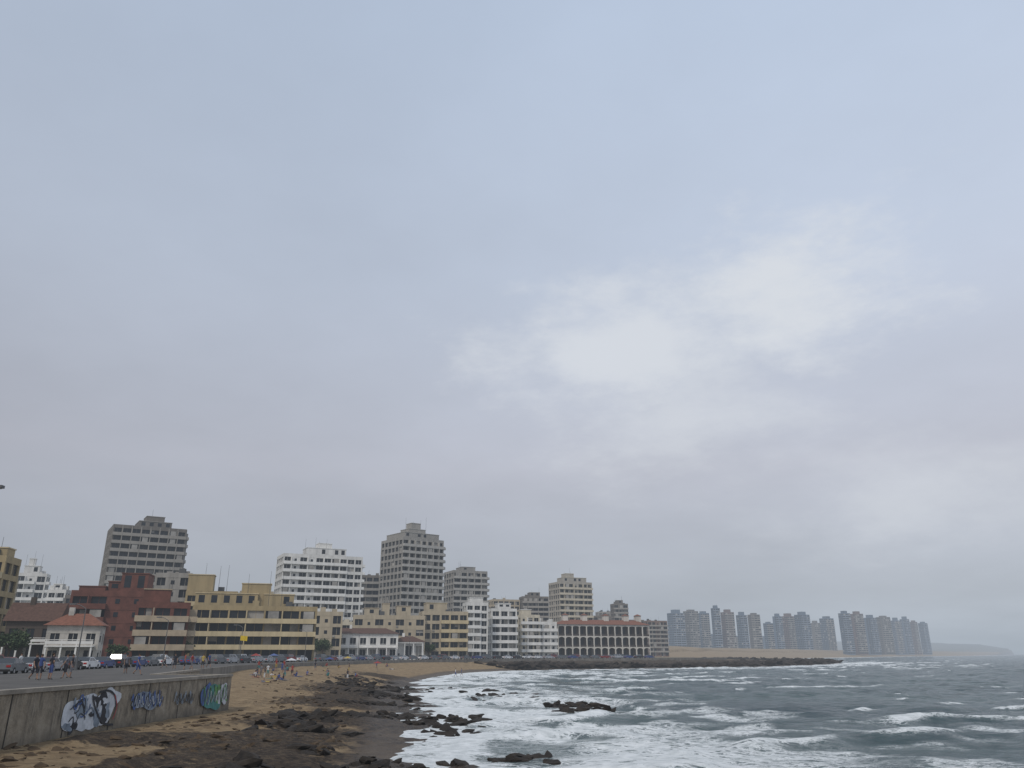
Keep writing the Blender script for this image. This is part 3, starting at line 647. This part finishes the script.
# ------------------------------------------------------------ people
def person_mesh(pose):
    J={};Eg=[]
    def P(n,co,r): J[n]=(Vector(co),r)
    if pose in('stand','walk','walk2','hip'):
        P('pel',(0,0,.96),.135);P('spi',(0,-.005,1.14),.12);P('che',(0,0,1.34),.145);P('nek',(0,0,1.50),.058);P('hd1',(0,-.01,1.60),.085);P('hd2',(0,-.012,1.70),.078)
        l={'stand':((.11,0,.5),(.12,.03,.08),(-.11,-.02,.5),(-.13,.03,.08)),'hip':((.12,0,.5),(.16,.03,.08),(-.11,-.03,.5),(-.12,.02,.08)),
           'walk':((.1,-.14,.52),(.1,-.26,.10),(-.1,.03,.5),(-.1,.34,.17)),'walk2':((.1,.04,.5),(.1,.28,.14),(-.1,-.12,.52),(-.1,-.2,.09))}[pose]
        for i,sd in enumerate('lr'):
            k,a=l[i*2],l[i*2+1];sx_=1 if sd=='l' else -1
            P('hip'+sd,(sx_*.095,0,.90),.10);P('kne'+sd,k,.062);P('ank'+sd,a,.042);P('toe'+sd,(a[0]+sx_*.02,a[1]-.17,a[2]-.045),.036)
            if pose=='hip': e=(sx_*.36,.05,1.16);w=(sx_*.2,-.04,1.0)
            elif pose=='walk': e=(sx_*.25,sx_*.1,1.15);w=(sx_*.25,sx_*.12-.12,.93)
            elif pose=='walk2': e=(sx_*.25,-sx_*.1,1.15);w=(sx_*.25,-sx_*.14-.1,.94)
            else: e=(sx_*.25,.03,1.14);w=(sx_*.26,-.05,.90)
            P('sho'+sd,(sx_*.175,0,1.42),.062);P('elb'+sd,e,.042);P('wri'+sd,w,.028)
    elif pose=='sit':
        P('pel',(0,0,.12),.135);P('spi',(0,.05,.3),.12);P('che',(0,.06,.48),.145);P('nek',(0,.03,.64),.058);P('hd1',(0,.01,.74),.085);P('hd2',(0,.0,.84),.078)
        for sx_,sd in((1,'l'),(-1,'r')):
            P('hip'+sd,(sx_*.1,-.06,.12),.10);P('kne'+sd,(sx_*.15,-.38,.42),.062);P('ank'+sd,(sx_*.13,-.62,.09),.042);P('toe'+sd,(sx_*.14,-.78,.045),.036)
            P('sho'+sd,(sx_*.175,.05,.56),.062);P('elb'+sd,(sx_*.26,-.12,.38),.042);P('wri'+sd,(sx_*.16,-.33,.47),.028)
    else:
        P('pel',(0,0,.12),.13);P('spi',(0,.18,.12),.115);P('che',(0,.38,.13),.14);P('nek',(0,.54,.13),.058);P('hd1',(0,.64,.14),.085);P('hd2',(0,.74,.14),.078)
        for sx_,sd in((1,'l'),(-1,'r')):
            P('hip'+sd,(sx_*.1,-.06,.11),.10);P('kne'+sd,(sx_*.13,-.45,.12 if sx_>0 else .3),.062);P('ank'+sd,(sx_*.14,-.86,.06) if sx_>0 else (-.13,-.68,.06),.042);P('toe'+sd,(J['ank'+sd][0].x,J['ank'+sd][0].y-.08,.16),.034)
            P('sho'+sd,(sx_*.175,.46,.12),.06);P('elb'+sd,(sx_*.3,.22,.07),.042);P('wri'+sd,(sx_*.34,-.02,.06),.028)
    Eg=[('pel','spi','shirt'),('spi','che','shirt'),('che','nek','shirt'),('nek','hd1','skin'),('hd1','hd2','skin')]
    for sd in'lr':
        Eg+=[('pel','hip'+sd,'pants'),('hip'+sd,'kne'+sd,'pants'),('kne'+sd,'ank'+sd,'skin'),('ank'+sd,'toe'+sd,'shoe'),('che','sho'+sd,'shirt'),('sho'+sd,'elb'+sd,'shirt'),('elb'+sd,'wri'+sd,'skin')]
        e=J['elb'+sd][0];w=J['wri'+sd][0];d=(w-e).normalized();P('pal'+sd,w+d*.06,.034);Eg.append(('wri'+sd,'pal'+sd,'skin'))
        sv=Vector((0,1,0)) if abs(d.y)<.8 else Vector((1,0,0));sv=(sv-d*sv.dot(d)).normalized();nv=d.cross(sv)*(1 if sd=='l' else -1)
        for k,(o,ln) in enumerate(((-.027,.07),(-.009,.082),(.009,.076),(.027,.06))):
            P(f'f{k}a'+sd,w+d*(.085+ln*.45)+sv*o,.009);P(f'f{k}b'+sd,w+d*(.085+ln*.9)+sv*o*1.1-nv*.02,.008);Eg+=[('pal'+sd,f'f{k}a'+sd,'skin'),(f'f{k}a'+sd,f'f{k}b'+sd,'skin')]
        P('th'+sd,w+d*.075-sv*.055-nv*.012,.010);Eg.append(('pal'+sd,'th'+sd,'skin'))
    names=list(J);idx={n:i for i,n in enumerate(names)}
    me=bpy.data.meshes.new('p');me.from_pydata([J[n][0] for n in names],[(idx[a],idx[b]) for a,b,_ in Eg],[])
    o=bpy.data.objects.new('p',me);scene.collection.objects.link(o)
    md=o.modifiers.new('s','SKIN')
    if not me.skin_vertices: 
        bpy.context.view_layer.objects.active=o;bpy.ops.mesh.customdata_skin_add()
    for i,n in enumerate(names):
        r=J[n][1];sv=me.skin_vertices[0].data[i];sv.radius=(r,r*.75) if n in('spi','che','pel') else (r,r);sv.use_root=(n=='pel')
    ss=o.modifiers.new('u','SUBSURF');ss.levels=1;ss.render_levels=1
    dg=bpy.context.evaluated_depsgraph_get();ev=o.evaluated_get(dg);nm=bpy.data.meshes.new_from_object(ev);bpy.data.objects.remove(o)
    lab={'skin':0,'shirt':1,'pants':2,'shoe':3}
    segs=[(J[a][0],J[b][0],(J[a][1]+J[b][1])/2,lab[c],a,b) for a,b,c in Eg]
    mi=[]
    for f in nm.polygons:
        c=f.center;best=9;bl=0
        for A,B,r,l,an,bn in segs:
            ab=B-A;t=max(0,min(1,(c-A).dot(ab)/ab.length_squared));dd=(c-A-ab*t).length-r
            if dd<best:
                best=dd;bl=l
                if an[:3]=='sho' and t>.62: bl=0
        mi.append(bl)
    bm=bmesh.new();bm.from_mesh(nm)
    bm.faces.ensure_lookup_table()
    for f,m in zip(bm.faces,mi): f.material_index=m;f.smooth=True
    h1,h2=J['hd1'][0],J['hd2'][0];up=(h2-h1).normalized();fw=Vector((0,-1,0)) if abs(up.y)<.8 else Vector((0,0,1))
    cen=(h1+h2)/2;rt=up.cross(fw)
    def ell(c,rx,ry,rz,m,cut=None):
        r=bmesh.ops.create_uvsphere(bm,u_segments=10,v_segments=7,radius=1);vs=r['verts']
        for v in vs: q=v.co.copy();v.co=c+rt*q.x*rx+fw*q.y*ry+up*q.z*rz
        for v in vs:
            for f in v.link_faces: f.material_index=m;f.smooth=True
    ell(cen+up*.035-fw*.022,.088,.098,.10,4)
    ell(cen+fw*.085-up*.005,.014,.022,.022,0)
    for s in(-1,1): ell(cen+rt*s*.084,.012,.02,.03,0);ell(cen+rt*s*.032+fw*.077+up*.02,.012,.008,.008,4)
    ell(cen+fw*.076-up*.045,.025,.008,.006,5)
    bm.to_mesh(nm);bm.free()
    for m in('skin','shirt','pants','shoe','hair','lip'): nm.materials.append(bpy.data.materials[m])
    nm.name='person_'+pose;return nm
M('skin',(.30,.18,.125),.7);M('shirt',(.5,.5,.5));M('pants',(.05,.05,.07));M('shoe',(.05,.05,.05));M('hair',(.04,.025,.015));M('lip',(.3,.08,.07))
PM={k:person_mesh(k) for k in('stand','walk','walk2','hip','sit','lie')}
cols=[M('cloth_%d'%i,c) for i,c in enumerate([(.03,.03,.04),(.05,.08,.22),(.30,.05,.04),(.6,.6,.6),(.45,.33,.08),(.05,.2,.2),(.15,.15,.17),(.10,.09,.08),(.1,.14,.3)])]
def person(pose,x,y,z,a,shirt=None,pants=None):
    o=bpy.data.objects.new('person',PM[pose]);scene.collection.objects.link(o);o.location=(x,y,z);o.rotation_euler=(0,0,a);s_=U(.94,1.05);o.scale=(s_,)*3
    for i,c in((1,shirt),(2,pants)):
        o.material_slots[i].link='OBJECT';o.material_slots[i].material=cols[c] if c is not None else random.choice(cols)
PZ=3.5
for px,D,po,a,sh_,pa_ in[(38,56,'walk',1.2,0,0),(43,58,'stand',.3,1,0),(54,58,'hip',2.5,0,1),(69,60,'walk2',-1.4,6,0),(74,62,'stand',1.9,0,6),(128,76,'stand',1,6,0),(140,70,'walk',1.5,1,1),(186,90,'stand',2,2,0),(193,92,'walk2',1.4,2,6),(204,98,'stand',.3,4,0),(166,104,'walk',-1.4,3,0),(22,78,'walk',1.3,3,1),(176,97,'stand',.3,0,0),(210,106,'walk',1,1,0)]:
    person(po,az(px)*D,D,PZ,a,sh_,pa_)
for i in range(84):
    if i<60: px=random.gauss(268,20);D=U(105,175)
    else: px=U(300,392);D=U(130,210)
    x=az(px)*D
    if not(float(xat(E,D))+1.2<x<float(xat(Wl,D))-5): continue
    po=random.choice(['stand','walk','walk2','hip','sit','sit','sit','lie']);person(po,x,D,hz(x,D)-.02,U(0,6.28))
    if po in('sit','lie') and random.random()<.6:
        mb=MB();a=U(0,3.14);mb.box(-.5,-1,0,.5,1,.03);mb.obj('beach_towel',[random.choice(cols)],(x,D,hz(x,D)+.02),a)
for px,D in[(456,200),(462,205)]:
    x=az(px)*D;person('walk',x,D,max(hz(x,D),0),1.5)
def parasol(x,y,c):
    mb=MB();mb.tube((0,0,-.1),(0,0,2.1),.025,k=6,m=1)
    n=8
    for i in range(n):
        a,b=6.283*i/n,6.283*(i+1)/n;mb.poly([(0,0,2.2),(1.0*math.cos(a),1.0*math.sin(a),1.8),(1.0*math.cos(b),1.0*math.sin(b),1.8)],0)
    mb.obj('beach_umbrella',[c,M('lamp_metal',(.12,.12,.12))],(x,y,hz(x,y)),0)
for px,D,c in[(256,150,2),(292,142,3),(330,168,1),(378,178,2),(348,185,4),(274,160,8)]:
    x=az(px)*D
    parasol(x,D,cols[c])
# ------------------------------------------------------------ trees near the houses
def tree(x,y,h,seed,name='tree'):
    r=random.Random(seed);mb=MB();z=3.4
    mb.tube((0,0,-.2),(0.1,0,h*.45),.22,.13,8,0);lim=[]
    for i in range(6):
        a=r.uniform(0,6.28);q=(math.cos(a)*h*.25,math.sin(a)*h*.25,h*r.uniform(.6,.85));mb.tube((.1,0,h*.4),q,.1,.03,6,0);lim.append(q)
    for i in range(1500):
        q=r.choice(lim);c=Vector(q)+Vector((r.gauss(0,1),r.gauss(0,1),r.gauss(0,.7)))*h*.11
        u=Vector((r.gauss(0,1),r.gauss(0,1),r.gauss(0,1))).normalized()*.22;w=u.orthogonal().normalized()*.16
        mb.poly([c-u,c+w,c+u,c-w],1 if r.random()<.5 else 2)
    mb.obj(name,[M('bark',(.09,.065,.045)),M('leaf_dark',(.03,.05,.022)),M('leaf_mid',(.06,.085,.035))],(x,y,z),0)
for px,D,h in[(8,134,5.5),(62,165,7),(184,170,4),(322,245,6),(118,150,3.5),(428,285,5),(548,350,4)]: tree(az(px)*D,D,h,px)
# ------------------------------------------------------------ sky, sun
sun_el=math.radians(48);sun_az=math.radians(-155)
w=bpy.data.worlds.new('World');scene.world=w;w.use_nodes=True;nt=w.node_tree;nt.nodes.clear();L=nt.links
sk=N(nt,'ShaderNodeTexSky',sky_type='NISHITA');sk.sun_disc=False;sk.sun_elevation=sun_el;sk.sun_rotation=sun_az;sk.dust_density=3
b1=N(nt,'ShaderNodeBackground');L.new(sk.outputs[0],b1.inputs[0]);b1.inputs[1].default_value=.07
tc=N(nt,'ShaderNodeTexCoord');D_=tc.outputs['Generated'];sx=N(nt,'ShaderNodeSeparateXYZ');L.new(D_,sx.inputs[0])
zc=math_('MAXIMUM',sx.outputs[2],0.0)
den=math_('ADD',zc,.22)
cv=N(nt,'ShaderNodeCombineXYZ');L.new(math_('DIVIDE',sx.outputs[0],den),cv.inputs[0]);L.new(math_('DIVIDE',sx.outputs[1],den),cv.inputs[1])
base=ramp(zc,[(0,(.365,.415,.475)),(.07,(.40,.435,.49)),(.22,(.495,.515,.585)),(.45,(.50,.56,.67)),(.72,(.475,.56,.70)),(1,(.62,.68,.78))])
n1=noise(.9,7,.55,cv.outputs[0])
sc=math_('MULTIPLY',mr(n1,.3,.72,.92,1.10),mr(sx.outputs[0],-.6,.6,.90,1.16))
v=N(nt,'ShaderNodeVectorMath',operation='SCALE');L.new(base,v.inputs[0]);L.new(sc,v.inputs['Scale'])
def puff(cx,cy,cz,sc3,lo,hi,nscale,seed):
    vm=N(nt,'ShaderNodeVectorMath',operation='SUBTRACT');L.new(D_,vm.inputs[0]);vm.inputs[1].default_value=(cx,cy,cz)
    m2=N(nt,'ShaderNodeVectorMath',operation='MULTIPLY');L.new(vm.outputs[0],m2.inputs[0]);m2.inputs[1].default_value=sc3
    ln=N(nt,'ShaderNodeVectorMath',operation='LENGTH');L.new(m2.outputs[0],ln.inputs[0])
    nn=N(nt,'ShaderNodeTexNoise',noise_dimensions='4D');nn.inputs['W'].default_value=seed;nn.inputs['Scale'].default_value=nscale;nn.inputs['Detail'].default_value=10;nn.inputs['Roughness'].default_value=.62
    mp=N(nt,'ShaderNodeMapping');mp.inputs['Scale'].default_value=(1,1,2.2);mp.inputs['Rotation'].default_value=(0,math.radians(20),0);L.new(D_,mp.inputs[0]);L.new(mp.outputs[0],nn.inputs['Vector'])
    f=math_('SUBTRACT',math_('ADD',1.0,math_('MULTIPLY',math_('SUBTRACT',nn.outputs['Fac'],.5),3.2)),ln.outputs['Value'])
    m=N(nt,'ShaderNodeMapRange',interpolation_type='SMOOTHSTEP');L.new(f,m.inputs[0]);m.inputs[1].default_value=lo;m.inputs[2].default_value=hi
    return m.outputs[0]
def dirv(px,py):
    q=Vector(((px-512)/F,cp-(384-py)/F*sp,sp+(384-py)/F*cp));return q.normalized()
a=dirv(785,295);p1=puff(*a,(5.4,2,10.5),-.15,1.0,7,1.3)
a=dirv(620,350);p2=puff(*a,(5.4,2,10.5),-.15,1.0,6,4.1)
a=dirv(680,420);p3=puff(*a,(4.6,2,10),-.1,1.3,6,7.7)
a=dirv(940,490);p4=puff(*a,(4.0,2,11),-.1,1.4,5,2.7)
pf=math_('MAXIMUM',math_('MAXIMUM',math_('MULTIPLY',p1,.85),math_('MULTIPLY',p2,.75)),math_('MAXIMUM',math_('MULTIPLY',p3,.55),math_('MULTIPLY',p4,.45)))
mx=N(nt,'ShaderNodeMix',data_type='RGBA');L.new(pf,mx.inputs[0]);L.new(v.outputs[0],mx.inputs[6]);mx.inputs[7].default_value=(.74,.77,.81,1)
b2=N(nt,'ShaderNodeBackground');L.new(mx.outputs[2],b2.inputs[0]);b2.inputs[1].default_value=1
ms=N(nt,'ShaderNodeMixShader');ms.inputs[0].default_value=.93;L.new(b1.outputs[0],ms.inputs[1]);L.new(b2.outputs[0],ms.inputs[2])
o=N(nt,'ShaderNodeOutputWorld');L.new(ms.outputs[0],o.inputs[0])
sl=bpy.data.lights.new('sun','SUN');sl.energy=1.5;sl.angle=math.radians(10);sl.color=(1,.94,.86)
so=bpy.data.objects.new('sun',sl);scene.collection.objects.link(so)
dv=Vector((math.sin(sun_az)*math.cos(sun_el),math.cos(sun_az)*math.cos(sun_el),math.sin(sun_el)))
so.rotation_euler=dv.to_track_quat('Z','Y').to_euler()
cam=bpy.data.cameras.new('camera');cam.sensor_width=36;cam.lens=F/1024*36;cam.clip_end=60000;cam.clip_start=.1
co=bpy.data.objects.new('camera',cam);co.location=(0,0,CAMZ);co.rotation_euler=(math.pi/2+PITCH,0,0);scene.collection.objects.link(co);scene.camera=co
scene.view_settings.view_transform='Standard';scene.view_settings.look='None';scene.view_settings.exposure=0
